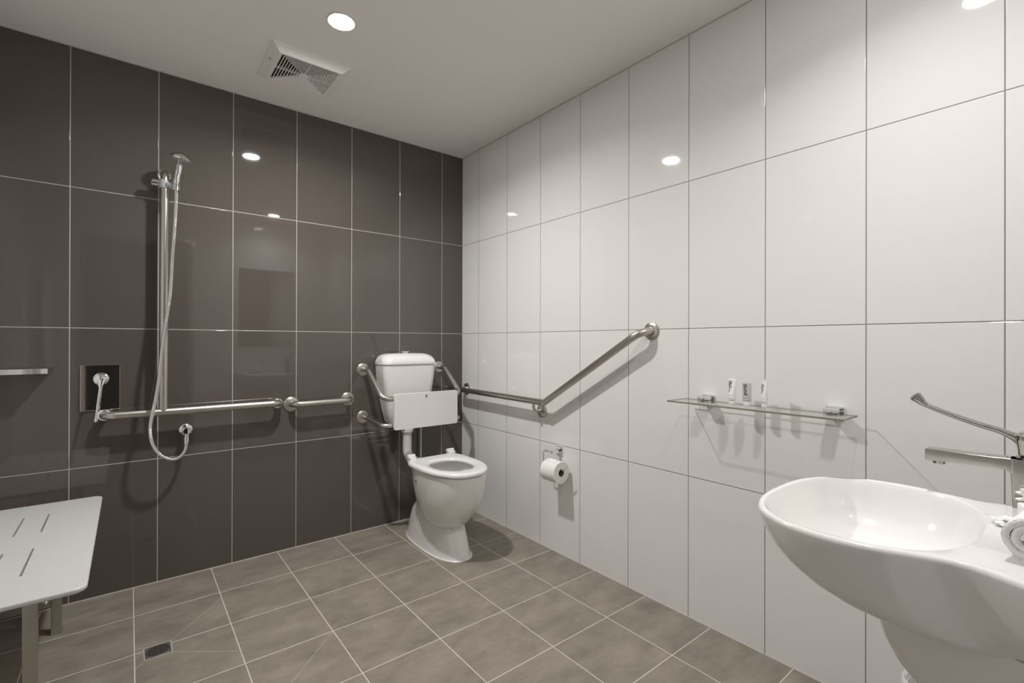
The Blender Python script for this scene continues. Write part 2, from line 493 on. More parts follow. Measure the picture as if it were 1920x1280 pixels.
def vent():
    x0, x1, y0, y1 = -1.312, -0.984, -0.592, -0.262
    cx, cy = (x0+x1)/2, (y0+y1)/2
    t = thing('exhaust_vent', 'square white louvred exhaust vent on the ceiling near the dark tiled wall', 'vent', (cx, cy, H))
    zf = H-0.028
    def sq(h, z): return [(cx-h, cy-h, z), (cx+h, cy-h, z), (cx+h, cy+h, z), (cx-h, cy+h, z)]
    bm = bmesh.new()
    hi = 0.124
    loft(bm, [sq(0.164, H), sq(0.164, H-0.004), sq(0.131, zf), sq(hi, zf), sq(hi, H-0.004)], False, False)
    obj('frame', bm, M['vent'], t, smooth=False)
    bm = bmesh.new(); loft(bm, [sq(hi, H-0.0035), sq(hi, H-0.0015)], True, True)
    obj('duct_shade_sheet', bm, M['recess_shade'], t, smooth=False)  # dark sheet painting the shade behind the blades
    bm = bmesh.new()
    nr = 9
    for k in range(nr):      # concentric sloping blades
        h = 0.020+(hi-0.020)*(k+0.0)/nr
        loft(bm, [sq(h+0.0082, zf), sq(h+0.0112, zf), sq(h+0.0030, zf+0.0125), sq(h+0.001, zf+0.0125)], False, False, closed=True)
    loft(bm, [sq(0.020, zf), sq(0.020, zf+0.003)], True, True)
    for s in (1, -1):
        box(bm, cx-0.0012, cx+0.0012, min(cy+s*0.02, cy+s*hi), max(cy+s*0.02, cy+s*hi), zf+0.0005, zf+0.014)
        box(bm, min(cx+s*0.02, cx+s*hi), max(cx+s*0.02, cx+s*hi), cy-0.0012, cy+0.0012, zf+0.0005, zf+0.014)
    obj('louvre_grille', bm, M['vent'], t, smooth=False)
    # small oval maker's mark on the sloped rim
    bm = bmesh.new()
    n = Vector((-0.028, 0, -0.024)).normalized()
    n = Vector((-0.024, 0, -0.028)).normalized()
    c = Vector((cx-0.150, cy-0.035, (H-0.004+zf)/2)) + n*0.0004
    uy = Vector((0, 1, 0)); ux = n.cross(uy).normalized()
    def ell(a, b, off=0): return [c+n*off+uy*a*math.cos(2*PI*k/24)+ux*b*math.sin(2*PI*k/24) for k in range(24)]
    loft(bm, [ell(0.009, 0.0055), ell(0.009, 0.0055, 0.0005), ell(0.0078, 0.0043, 0.0005), ell(0.0078, 0.0043)], False, False, closed=True)
    for q in (-0.002, 0.0, 0.002):
        loft(bm, [[c+ux*(q-0.0005)-uy*0.005, c+ux*(q+0.0005)-uy*0.005, c+ux*(q+0.0005)+uy*0.005, c+ux*(q-0.0005)+uy*0.005],
                  [c+n*0.0005+ux*(q-0.0005)-uy*0.005, c+n*0.0005+ux*(q+0.0005)-uy*0.005, c+n*0.0005+ux*(q+0.0005)+uy*0.005, c+n*0.0005+ux*(q-0.0005)+uy*0.005]])
    obj('oval_emblem', bm, M['grey_plastic'], t)
vent()

# ------------------------------------------------------------------ grab rails
RP = 0.0170
FL = [(0.0, 0.0095), (0.020, 0.0095), (0.026, 0.009), (0.034, 0.007), (0.0385, 0.0035), (0.0395, 0.0), (0.0, 0.0)]
def flange(pos, axis, parent, s=1.0, m_='steel'):
    bm = bmesh.new(); lathe(bm, [(r*s, h) for r, h in FL], pos, axis, 36)
    obj('wall_flange', bm, M[m_], parent)

t = thing('shower_rail', 'steel inverted T shower grab rail with tall upright on the dark wall', 'grab rail', (-1.65, 0, 0.795))
bm = bmesh.new()
sweep(bm, fillet([(-1.859, -0.004, 0.792), (-1.859, -0.07, 0.794), (-1.161, -0.07, 0.797), (-1.161, -0.004, 0.789)], 0.038), RP, 20)
obj('horizontal_bar', bm, M['steel'], t)
bm = bmesh.new()
sweep(bm, fillet([(-1.653, -0.07, 0.797), (-1.650, -0.07, 1.890), (-1.650, -0.004, 1.890)], 0.045), RP, 20)
obj('upright_bar', bm, M['steel'], t)
for p in ((-1.859, -0.0, 0.792), (-1.161, -0.0, 0.789), (-1.650, -0.0, 1.890)): flange(p, (0, -1, 0), t, 0.70, 'chrome')

t = thing('short_grab_rail', 'short horizontal steel grab rail between the shower rail and the cistern', 'grab rail', (-0.94, 0, 0.78))
bm = bmesh.new()
sweep(bm, fillet([(-1.092, -0.004, 0.779), (-1.092, -0.062, 0.782), (-0.786, -0.062, 0.785), (-0.786, -0.004, 0.785)], 0.038), RP, 20)
obj('bar', bm, M['steel'], t)
flange((-1.092, 0, 0.779), (0, -1, 0), t); flange((-0.786, 0, 0.785), (0, -1, 0), t)

t = thing('angled_grab_rail', 'long angled steel grab rail rising along the white wall', 'grab rail', (0, -0.80, 0.77))
bm = bmesh.new()
sweep(bm, fillet([(-0.004, -0.060, 0.803), (-0.065, -0.062, 0.803), (-0.065, -0.893, 0.797)], 0.036), RP, 20)
sweep(bm, fillet([(-0.065, -0.885, 0.790), (-0.065, -1.510, 1.166), (-0.004, -1.516, 1.165)], 0.090), RP, 20)
obj('bar', bm, M['steel'], t)
bm = bmesh.new()
sweep(bm, fillet([(-0.065, -0.812, 0.795), (-0.065, -0.812, 0.741), (-0.004, -0.812, 0.741)], 0.03), 0.0075, 14)
obj('support_bracket', bm, M['steel'], t)
flange((0, -0.060, 0.803), (-1, 0, 0), t); flange((0, -0.812, 0.741), (-1, 0, 0), t); flange((0, -1.516, 1.165), (-1, 0, 0), t)

# toilet backrest on its four-legged rail
t = thing('toilet_support_rail', 'white backrest panel on bent steel rails in front of the cistern', 'backrest', (-0.44, 0, 0.65))
bm = bmesh.new()
XA, XB = -0.695, -0.187
sweep(bm, fillet([(XA, -0.004, 0.952), (XA, -0.075, 0.952), (XA+0.004, -0.275, 0.800), (XB-0.004, -0.275, 0.800), (XB, -0.075, 0.952), (XB, -0.004, 0.952)], [0.03, 0.045, 0.045, 0.03]), 0.0145, 18)
obj('upper_rail', bm, M['steel'], t)
bm = bmesh.new()
sweep(bm, fillet([(XA, -0.004, 0.671), (XA, -0.06, 0.671), (XA+0.004, -0.275, 0.652), (XB-0.004, -0.275, 0.652), (XB, -0.06, 0.671), (XB, -0.004, 0.671)], [0.02, 0.04, 0.04, 0.02]), 0.0125, 18)
obj('lower_rail', bm, M['steel'], t)
for xx in (XA, XB):
    for zz in (0.952, 0.671): flange((xx, 0, zz), (0, -1, 0), t, 0.98)
bm = bmesh.new()
o2 = rrect(-0.432, 0.727, 0.410, 0.200, 0.012)
loft(bm, [[(x, -0.291, z) for x, z in o2], [(x, -0.300, z) for x, z in o2],
          [(-0.432+(x+0.432)*0.992, -0.3035, 0.727+(z-0.727)*0.985) for x, z in o2]])
obj('back_panel', bm, M['plastic'], t)
bm = bmesh.new(); lathe(bm, [(0, 0.0016), (0.0058, 0.0016), (0.0062, 0.0)], (-0.440, -0.3035, 0.806), (0, -1, 0), 24)
b_ = obj('badge', bm, M['blue'], t); b_['label'] = 'round dark blue badge'
bm = bmesh.new(); lathe(bm, [(0.0062, 0.0), (0.0062, 0.002), (0.0084, 0.002), (0.0088, 0.0)], (-0.440, -0.3035, 0.806), (0, -1, 0), 28)
obj('badge_ring', bm, M['chrome'], t)
text_mesh('badge_letter', 'A', 0.009, Matrix.Translation((-0.440, -0.3053, 0.806)) @ Matrix.Rotation(PI/2, 4, 'X'), M['chrome'], t)
for xx in (-0.56, -0.30):
    for zz in (0.800, 0.652):
        obj('rail_clamp', rbox(xx-0.018, xx+0.018, -0.2915, -0.262, zz-0.018, zz+0.018, 0.003, 2), M['grey_plastic'], t)

# ------------------------------------------------------------------ cistern and pan
CX = -0.463
t = thing('toilet_cistern', 'white ceramic cistern mounted on the dark wall above the toilet', 'cistern', (CX, 0, 0.62))
def rr3(w, y0, y1, z, r, cx=CX, n=6):
    return [(x, y, z) for x, y in rrect(cx, (y0+y1)/2, w, abs(y1-y0), r, n)]
bm = bmesh.new()
loft(bm, [rr3(0.10, -0.02, -0.10, 0.615, 0.03), rr3(0.20, -0.012, -0.135, 0.620, 0.045), rr3(0.235, -0.006, -0.148, 0.645, 0.045),
          rr3(0.262, -0.003, -0.155, 0.70, 0.043), rr3(0.290, -0.002, -0.160, 0.77, 0.042), rr3(0.315, -0.002, -0.164, 0.84, 0.04),
          rr3(0.332, -0.002, -0.168, 0.91, 0.04), rr3(0.340, -0.002, -0.170, 0.978, 0.04)])
obj('tank', bm, M['ceramic'], t, angle=50)
bm = bmesh.new()
loft(bm, [rr3(0.330, -0.003, -0.166, 0.978, 0.038), rr3(0.330, -0.003, -0.166, 0.983, 0.038), rr3(0.348, -0.002, -0.176, 0.984, 0.044),
          rr3(0.350, -0.002, -0.177, 0.990, 0.045), rr3(0.348, -0.002, -0.176, 1.003, 0.05), rr3(0.340, -0.003, -0.170, 1.016, 0.055), rr3(0.324, -0.006, -0.160, 1.030, 0.06),
          rr3(0.290, -0.015, -0.140, 1.041, 0.055), rr3(0.235, -0.03, -0.118, 1.047, 0.035), rr3(0.12, -0.05, -0.10, 1.049, 0.02)])
lid = obj('lid', bm, M['ceramic'], t, angle=60)
bm = bmesh.new()
lathe(bm, [(0.021, 0.0), (0.021, 0.008), (0.030, 0.011), (0.030, 0.0135), (0, 0.0145)], (CX-0.005, -0.085, 1.047), (0, 0, 1), 32)
fb = obj('flush_button', bm, M['chrome'], lid); fb['label'] = 'round chrome flush button'

TX = -0.435
t = thing('toilet', 'white floor-standing toilet with open seat ring in the room corner', 'toilet', (TX, -0.45, 0))
bm = bmesh.new()
# plinth: from the floor up into the bowl, with the trap hump behind
def tw(z, yb, yf, hw, eb=2.6, ef=2.3, sp=0.55): return egg(TX, yb, yf, hw, z, 72, eb, ef, sp)
loft(bm, [tw(0.0, -0.150, -0.700, 0.106), tw(0.012, -0.150, -0.700, 0.106), tw(0.016, -0.153, -0.694, 0.102), tw(0.06, -0.165, -0.680, 0.099),
          tw(0.11, -0.18, -0.660, 0.095), tw(0.16, -0.205, -0.640, 0.090), tw(0.195, -0.235, -0.630, 0.085),
          tw(0.225, -0.275, -0.625, 0.076), tw(0.245, -0.33, -0.61, 0.06), tw(0.255, -0.40, -0.58, 0.03)])
obj('plinth', bm, M['ceramic'], t, angle=60)
bm = bmesh.new()
def bw(z, yb, yf, hw, eb=2.6, ef=2.15, sp=0.52): return egg(TX-0.010, yb+0.005, yf, hw, z, 72, eb, ef, sp)
loft(bm, [bw(0.150, -0.50, -0.60, 0.04), bw(0.153, -0.44, -0.645, 0.076), bw(0.170, -0.415, -0.675, 0.096), bw(0.20, -0.395, -0.705, 0.115), bw(0.24, -0.375, -0.737, 0.133),
          bw(0.28, -0.36, -0.761, 0.146), bw(0.33, -0.345, -0.782, 0.155), bw(0.38, -0.335, -0.795, 0.160), bw(0.43, -0.33, -0.803, 0.163),
          bw(0.443, -0.33, -0.804, 0.163), bw(0.449, -0.335, -0.799, 0.159), bw(0.449, -0.41, -0.765, 0.125), bw(0.442, -0.42, -0.755, 0.118),
          bw(0.40, -0.42, -0.755, 0.120), bw(0.33, -0.44, -0.73, 0.104), bw(0.27, -0.47, -0.68, 0.078), bw(0.25, -0.51, -0.64, 0.05)])
bowl = obj('bowl', bm, M['ceramic'], t, angle=60)
for sgn in (-1, 1):   # raised dark discs, painted shade of the bowl's fixing recesses
    prf = [(0.0, 0.001), (0.009, 0.001), (0.0105, 0.0045), (0.0125, 0.0045), (0.013, 0.0)]
    b2 = bmesh.new(); lathe(b2, prf, (0, 0, 0), (0, 0, 1), 20)
    mt_ = Matrix.Translation((TX-0.010+sgn*0.1535, -0.505, 0.388)) @ Matrix.Rotation(-sgn*0.16, 4, 'Z') @ Matrix.Rotation(sgn*PI/2, 4, 'Y') @ Matrix.Diagonal((0.62, 1.3, 1, 1))
    bm = bmesh.new(); merge(bm, b2, mt_)
    obj('fixing_shade_disc', bm, M['recess_shade'], t)
bm = bmesh.new()
def so(z, g): return egg(TX-0.012, -0.365-g, -0.816+g, 0.169-g, z-0.003, 96, 5.5, 2.15, 0.46)
def si(z, g): return egg(TX-0.012, -0.465+g, -0.725-g, 0.105+g, z-0.003, 96, 2.3, 2.1, 0.48)
loft(bm, [so(0.455, 0.006), so(0.457, 0.001), so(0.464, 0.0), so(0.471, 0.002), so(0.476, 0.008), so(0.479, 0.020), si(0.477, 0.022), si(0.472, 0.006), si(0.464, 0.0), si(0.456, 0.003), si(0.455, 0.008)],
     closed=True)
seat = obj('seat', bm, M['plastic'], t, angle=60)
for sgn in (-1, 1):
    bm = bmesh.new()
    rbox(TX+sgn*0.125-0.020, TX+sgn*0.125+0.020, -0.385, -0.340, 0.449, 0.485, 0.007, 3, bm)
    lathe(bm, [(0, -0.022), (0.010, -0.022), (0.010, 0.022), (0, 0.022)], (TX+sgn*0.125, -0.352, 0.485), (1, 0, 0), 20)
    obj('seat_hinge', bm, M['plastic'], t)
# base bead of silicone
bm = bmesh.new()
loft(bm, [tw(0.0, -0.143, -0.710, 0.112), tw(0.003, -0.145, -0.708, 0.1105), tw(0.006, -0.149, -0.701, 0.1065), tw(0.0, -0.153, -0.696, 0.1045)], closed=True)
obj('base_seal', bm, M['plastic'], t)

t = thing('flush_pipe', 'white elbow flush pipe running from the cistern down to the pan', 'pipe', (CX, -0.11, 0.45))
bm = bmesh.new()
sweep(bm, fillet([(-0.458, -0.10, 0.614), (-0.458, -0.10, 0.420), (-0.452, -0.345, 0.405)], 0.055, 10), 0.0265, 24)
obj('elbow', bm, M['pipe'], t)
bm = bmesh.new()
lathe(bm, [(0.0, 0), (0.030, 0.0), (0.037, 0.002), (0.037, 0.018), (0.0335, 0.021), (0.0335, 0.046), (0, 0.046)], (-0.458, -0.10, 0.572), (0, 0, 1), 28)
obj('collar', bm, M['pipe'], t)
bm = bmesh.new(); sweep(bm, [(-0.325, -0.022, 0.09), (-0.325, -0.022, 0.62)], 0.0055, 12)
lathe(bm, [(0, 0), (0.013, 0), (0.013, 0.014), (0.006, 0.018)], (-0.325, -0.022, 0.085), (0, 0, 1), 18)
tag(obj('water_supply_pipe', bm, M['pipe']), 'thin white water pipe on the dark wall behind the toilet', 'pipe')

# ------------------------------------------------------------------ toilet roll holder and roll
t = thing('toilet_roll_holder', 'chrome toilet roll holder with square wall plate and bent wire', 'toilet roll holder', (0, -0.952, 0.545))
bm = rbox(-0.009, -0.0005, -0.975, -0.929, 0.524, 0.568, 0.002, 2)
rbox(-0.066, -0.008, -0.962, -0.942, 0.538, 0.552, 0.002, 2, bm)
obj('wall_plate', bm, M['chrome'], t)
bm = bmesh.new()
sweep(bm, fillet([(-0.058, -0.950, 0.545), (-0.072, -0.944, 0.546), (-0.075, -0.905, 0.552), (-0.075, -0.905, 0.470), (-0.072, -1.045, 0.470), (-0.072, -1.060, 0.488)], [0.008, 0.014, 0.014, 0.006]), 0.0032, 12)
obj('wire_arm', bm, M['chrome'], t)
t = thing('toilet_roll', 'white toilet paper roll with folded end hanging on the chrome holder', 'toilet roll', (-0.072, -0.982, 0.455))
RC = Vector((-0.072, -1.034, 0.456))
bm = bmesh.new()
lathe(bm, [(0.0195, 0.0), (0.054, 0.0), (0.0555, 0.0015), (0.0555, 0.1005), (0.054, 0.102), (0.0195, 0.102)], RC, (0, 1, 0), 56)
lathe(bm, [(0.0195, 0.0), (0.0195, 0.102)], RC, (0, 1, 0), 56)
obj('paper', bm, M['paper'], t)
bm = bmesh.new()
lathe(bm, [(0.0192, 0.001), (0.0180, 0.001), (0.0180, 0.101), (0.0192, 0.101)], RC, (0, 1, 0), 40)
obj('cardboard_core', bm, M['card'], t)
bm = bmesh.new()    # folded point of the loose sheet lying on the outside of the roll
rows = []
for i in range(9):
    a = math.radians(62+i*7.0)
    f = i/8
    half = 0.050*(1-0.92*f)
    rad = 0.0563+0.004*math.sin(f*PI)*0.6
    rows.append([RC+Vector((math.cos(a)*-rad, 0.051+0.018*f+s*half, math.sin(a)*rad)) for s in (-1, -0.5, 0, 0.5, 1)])
for lo in (0, 0.0006):
    pass
g0 = [[bm.verts.new(p) for p in r] for r in rows]
for i in range(8):
    for j in range(4): bm.faces.new((g0[i][j], g0[i][j+1], g0[i+1][j+1], g0[i+1][j]))
o = obj('folded_sheet', bm, M['paper'], t)
sm = o.modifiers.new('s', 'SOLIDIFY'); sm.thickness = 0.0008

# ------------------------------------------------------------------ shower fittings
t = thing('hand_shower', 'chrome hand shower head clipped to the upright rail', 'shower head', (-1.60, -0.12, 1.83))
bm = bmesh.new()
hax = Vector((-0.16, 0.20, -0.96)).normalized()       # spray direction: down and out
hc = Vector((-1.594, -0.135, 1.948))
lathe(bm, [(0.0, -0.018), (0.014, -0.0165), (0.028, -0.011), (0.038, -0.003), (0.0405, 0.004), (0.0385, 0.009), (0.034, 0.011), (0.0, 0.012)], hc, hax, 40)
head = obj('spray_head', bm, M['chrome'], t)
bm = bmesh.new(); lathe(bm, [(0.0, 0.0), (0.033, 0.0), (0.033, 0.002), (0.030, 0.004), (0, 0.0045)], hc+hax*0.0115, hax, 36)
for q in range(10):
    a = 2*PI*q/10
    u = hax.orthogonal().normalized(); v = hax.cross(u)
    lathe(bm, [(0.0022, 0.0), (0.0018, 0.003), (0, 0.0034)], hc+hax*0.0155+(u*math.cos(a)+v*math.sin(a))*0.023, hax, 8)
obj('spray_face', bm, M['grey_plastic'], head)
bm = bmesh.new()
hp = catmull([(-1.598, -0.128, 1.945), (-1.600, -0.125, 1.915), (-1.606, -0.120, 1.875), (-1.611, -0.116, 1.835), (-1.612, -0.115, 1.812)], 6)
sweep(bm, hp, [0.012]*6+[0.0145]*6+[0.0135]*6+[0.0115]*6+[0.011], 20)
obj('handle', bm, M['chrome'], t)

t = thing('shower_slide_bracket', 'grey slider bracket with chrome knob clamped on the upright rail', 'bracket', (-1.650, -0.07, 1.83))
bm = bmesh.new()
lathe(bm, [(0.0168, -0.018), (0.021, -0.018), (0.0225, -0.014), (0.0225, 0.014), (0.021, 0.018), (0.0168, 0.018)], (-1.6503, -0.07, 1.830), (0, 0, 1), 28)
sweep(bm, [(-1.640, -0.085, 1.828), (-1.612, -0.100, 1.822)], [0.015, 0.0155], 20)
obj('clamp_body', bm, M['grey_plastic'], t)
bm = bmesh.new(); sweep(bm, [(-1.668, -0.070, 1.832), (-1.674, -0.070, 1.832), (-1.6745, -0.070, 1.832), (-1.698, -0.070, 1.832), (-1.700, -0.070, 1.832)], [0.011, 0.011, 0.0155, 0.0165, 0.0145], 12)
obj('knob', bm, M['chrome'], t)
bm = bmesh.new(); sweep(bm, [(-1.612, -0.100, 1.822), (-1.603, -0.106, 1.820)], [0.0145, 0.0135], 20)
lathe(bm, [(0.0118, -0.014), (0.0155, -0.014), (0.0160, 0.014), (0.0126, 0.014)], (-1.610, -0.115, 1.812), (0.01, 0, 1), 24)
obj('handset_holder', bm, M['chrome'], t)

hose_pts = [(-1.611, -0.114, 1.806), (-1.610, -0.115, 1.770), (-1.613, -0.120, 1.695), (-1.618, -0.12, 1.597), (-1.624, -0.12, 1.500), (-1.628, -0.12, 1.404), (-1.633, -0.12, 1.319),
            (-1.646, -0.12, 1.211), (-1.660, -0.12, 1.092), (-1.669, -0.12, 0.973), (-1.682, -0.12, 0.867), (-1.696, -0.12, 0.786), (-1.702, -0.12, 0.728),
            (-1.695, -0.118, 0.668), (-1.672, -0.11, 0.618), (-1.640, -0.10, 0.588), (-1.612, -0.088, 0.577), (-1.589, -0.075, 0.585), (-1.572, -0.063, 0.606), (-1.565, -0.056, 0.636)]
hp = catmull(hose_pts, 22)
# resample evenly and rib the radius
L = [0]
for a, b in zip(hp, hp[1:]): L.append(L[-1]+(b-a).length)
pitch = 0.0042
nn = int(L[-1]/(pitch/4)); even = []; j = 0
for i in range(nn+1):
    s = L[-1]*i/nn
    while j < len(L)-2 and L[j+1] < s: j += 1
    f = (s-L[j])/max(1e-9, L[j+1]-L[j]); even.append(hp[j].lerp(hp[j+1], f))
bm = bmesh.new()
sweep(bm, even, [(0.0084, 0.0077, 0.0063, 0.0077)[i % 4] for i in range(len(even))], 12)
tag(obj('shower_hose', bm, M['chrome'], angle=80), 'ribbed flexible chrome hose looping from the shower head to the wall outlet', 'hose')

t = thing('hose_outlet', 'round chrome wall outlet elbow where the shower hose ends', 'shower outlet', (-1.563, 0, 0.695))
bm = bmesh.new()
lathe(bm, [(0.0, 0.0), (0.027, 0.0), (0.027, 0.003), (0.024, 0.006), (0.016, 0.008), (0.0, 0.008)], (-1.563, 0, 0.695), (0, -1, 0), 32)
obj('cover_plate', bm, M['chrome'], t)
bm = bmesh.new()
lathe(bm, [(0.0, 0.007), (0.0145, 0.007), (0.0145, 0.056), (0.013, 0.060), (0, 0.0605)], (-1.563, 0, 0.695), (0, -1, 0), 28)
sweep(bm, [(-1.563, -0.05, 0.692), (-1.5635, -0.051, 0.668), (-1.564, -0.052, 0.667), (-1.565, -0.055, 0.640), (-1.565, -0.0555, 0.632)], [0.0095, 0.0095, 0.0108, 0.0098, 0.008], 20)
obj('elbow', bm, M['chrome'], t)

t = thing('shower_mixer', 'chrome shower mixer with rectangular wall plate and long lever', 'tap', (-1.872, 0, 0.91))
bm = rbox(-1.939, -1.807, -0.006, -0.0003, 0.815, 1.012, 0.0012, 2)
obj('wall_plate', bm, M['chrome'], t)
bm = bmesh.new()
lathe(bm, [(0.0, 0.003), (0.026, 0.003), (0.0265, 0.012), (0.022, 0.020), (0.022, 0.032), (0.024, 0.036), (0.0245, 0.052), (0.021, 0.062), (0.012, 0.067), (0, 0.068)], (-1.870, 0, 0.952), (0, -1, 0), 36)
obj('mixer_body', bm, M['chrome'], t)
bm = bmesh.new()
lv = catmull([(-1.868, -0.056, 0.952), (-1.870, -0.066, 0.930), (-1.873, -0.074, 0.900), (-1.877, -0.080, 0.860), (-1.881, -0.086, 0.815), (-1.884, -0.092, 0.775)], 6)
nL = len(lv)
sweep(bm, lv, [max(0.0045, 0.021*(1-i/(nL-1)*2.6)) if i < nL-4 else (0.0052, 0.006, 0.0062, 0.004)[i-(nL-4)] for i in range(nL)], 20, sy=[0.62]*nL)
obj('lever', bm, M['chrome'], t)

# chrome tray on the dark wall, far left
t = thing('soap_tray', 'rectangular chrome soap shelf on the dark wall beside the shower mixer', 'soap shelf', (-2.15, 0, 0.99))
bm = rbox(-2.285, -2.030, -0.1, -0.088, 0.984, 1.006, 0.001, 1)
rbox(-2.0405, -2.030, -0.0885, -0.001, 0.984, 1.006, 0.001, 1, bm)
rbox(-2.285, -2.2745, -0.0885, -0.001, 0.984, 1.006, 0.001, 1, bm)
obj('rim', bm, M['chrome'], t)
bm = rbox(-2.275, -2.040, -0.088, -0.001, 0.985, 0.989, 0.0008, 1)
obj('tray_plate', bm, M['chrome'], t)

# ------------------------------------------------------------------ shower seat
def shower_seat():
    x0, x1, y0, y1, zt, th = -2.300, -1.860, -1.075, -0.112, 0.470, 0.014
    t = thing('shower_bench', 'white fold-down shower seat with slotted top and steel legs at left', 'shower seat', (-2.08, -0.6, 0))
    slots = []
    for sx in (-2.0065, -2.0725, -2.1385, -2.2045):
        for (a, b) in ((-0.498, -0.280), (-0.889, -0.662)): slots.append((sx-0.0028, sx+0.0028, a, b))
    xs = sorted({x0, x1}|{s[0] for s in slots}|{s[1] for s in slots})
    ys = sorted({y0, y1}|{s[2] for s in slots}|{s[3] for s in slots})
    bm = bmesh.new()
    V = {(i, j): bm.verts.new((x, y, zt)) for i, x in enumerate(xs) for j, y in enumerate(ys)}
    for i in range(len(xs)-1):
        for j in range(len(ys)-1):
            cx, cy = (xs[i]+xs[i+1])/2, (ys[j]+ys[j+1])/2
            if any(s[0] < cx < s[1] and s[2] < cy < s[3] for s in slots): continue
            bm.faces.new((V[i, j], V[i+1, j], V[i+1, j+1], V[i, j+1]))
    loose = [v for v in bm.verts if not v.link_faces]
    bmesh.ops.delete(bm, geom=loose, context='VERTS')
    r = bmesh.ops.extrude_face_region(bm, geom=bm.faces[:])
    bmesh.ops.translate(bm, verts=[g for g in r['geom'] if isinstance(g, bmesh.types.BMVert)], vec=(0, 0, -th))
    bmesh.ops.recalc_face_normals(bm, faces=bm.faces)
    def out(v): return v.co.x in () or abs(v.co.x-x0) < 1e-5 or abs(v.co.x-x1) < 1e-5 or abs(v.co.y-y0) < 1e-5 or abs(v.co.y-y1) < 1e-5
    cor = [e for e in bm.edges if abs(e.verts[0].co.z-e.verts[1].co.z) > th*0.9 and
           min(abs(e.verts[0].co.x-x0), abs(e.verts[0].co.x-x1)) < 1e-5 and min(abs(e.verts[0].co.y-y0), abs(e.verts[0].co.y-y1)) < 1e-5]
    bmesh.ops.bevel(bm, geom=cor, offset=0.030, segments=8, affect='EDGES', profile=0.5)
    rim = [e for e in bm.edges if len(e.link_faces) == 2 and abs(e.verts[0].co.z-e.verts[1].co.z) < 1e-5 and e.calc_face_angle() > 1.2
           and not any(s[0]-1e-4 <= (e.verts[0].co.x+e.verts[1].co.x)/2 <= s[1]+1e-4 and s[2]-1e-4 <= (e.verts[0].co.y+e.verts[1].co.y)/2 <= s[3]+1e-4 for s in slots)]
    bmesh.ops.bevel(bm, geom=rim, offset=0.005, segments=3, affect='EDGES', profile=0.5)
    obj('seat_board', bm, M['panel'], t)
    zb = zt-th
    for y in (-0.236, -0.865):
        bm = rbox(-2.004, -1.974, y-0.015, y+0.015, 0.003, zb-0.0, 0.002, 2)
        lg = obj('leg', bm, M['steel'], t)
        bm = rbox(-2.0055, -1.9725, y-0.0165, y+0.0165, 0.0, 0.006, 0.0015, 2)
        obj('foot_cap', bm, M['steel'], lg)
        bm = rbox(-2.310, -2.004, y-0.006, y+0.006, 0.104, 0.142, 0.0015, 1)
        br = obj('cross_brace', bm, M['steel'], t)
        bm = bmesh.new(); lathe(bm, [(0, 0), (0.008, 0), (0.008, 0.003), (0.0045, 0.006), (0, 0.0065)], (-2.020, y-0.006, 0.125), (0, -1, 0), 20)
        obj('bolt', bm, M['chrome'], br)
        bm = rbox(-2.300, -1.960, y-0.015, y+0.015, zb-0.026, zb-0.0005, 0.002, 1)
        obj('seat_bearer', bm, M['steel'], t)
        obj('wall_bracket', rbox(-2.3195, -2.305, y-0.03, y+0.03, 0.09, 0.50, 0.002, 1), M['steel'], t)
shower_seat()

# ------------------------------------------------------------------ floor drain
t = thing('floor_drain', 'small square floor drain with round dark grate in the shower floor', 'drain', ((DRX0+DRX1)/2, (DRY0+DRY1)/2, 0))
dcx, dcy = (DRX0+DRX1)/2, (DRY0+DRY1)/2
def sqd(h, z): return [(dcx-h, dcy-h, z), (dcx+h, dcy-h, z), (dcx+h, dcy+h, z), (dcx-h, dcy+h, z)]
bm = bmesh.new()
# square plate with a round opening
n = 48
outer = []
for k in range(n):
    a = 2*PI*k/n; c, s = math.cos(a), math.sin(a); q = 0.038/max(abs(c), abs(s))
    outer.append((q*c, q*s))
loft(bm, [[(dcx+x, dcy+y, 0.0002) for x, y in outer], [(dcx+x, dcy+y, 0.0012) for x, y in outer],
          [(dcx+0.0355*math.cos(2*PI*k/n), dcy+0.0355*math.sin(2*PI*k/n), 0.0012) for k in range(n)],
          [(dcx+0.0355*math.cos(2*PI*k/n), dcy+0.0355*math.sin(2*PI*k/n), 0.0002) for k in range(n)]], closed=True)
obj('drain_plate', bm, M['drain'], t, smooth=False)
bm = bmesh.new()
loft(bm, [sqd(0.041, 0.0001), sqd(0.041, 0.0016), sqd(0.0385, 0.0016), sqd(0.0385, 0.0001)], closed=True)
obj('outer_rim', bm, M['caulk'], t, smooth=False)
bm = bmesh.new(); lathe(bm, [(0, 0.0004), (0.0355, 0.0004), (0.0355, 0.0001)], (dcx, dcy, 0), (0, 0, 1), 40)
obj('well_shade_disc', bm, M['dark'], t)  # flat dark disc on the floor, painted as the well's shade
bm = bmesh.new()
lathe(bm, [(0.0330, 0.0005), (0.0330, 0.0024), (0.0355, 0.0024), (0.0358, 0.0005)], (dcx, dcy, 0), (0, 0, 1), 48)
for k in range(-4, 5):
    x = k*0.0072; h = math.sqrt(0.0335**2-x*x)
    box(bm, dcx-h, dcx+h, dcy+x-0.0013, dcy+x+0.0013, 0.0006, 0.0020)
box(bm, dcx-0.0015, dcx+0.0015, dcy-0.033, dcy+0.033, 0.0006, 0.0021)
obj('grate', bm, M['steel'], t, smooth=False)

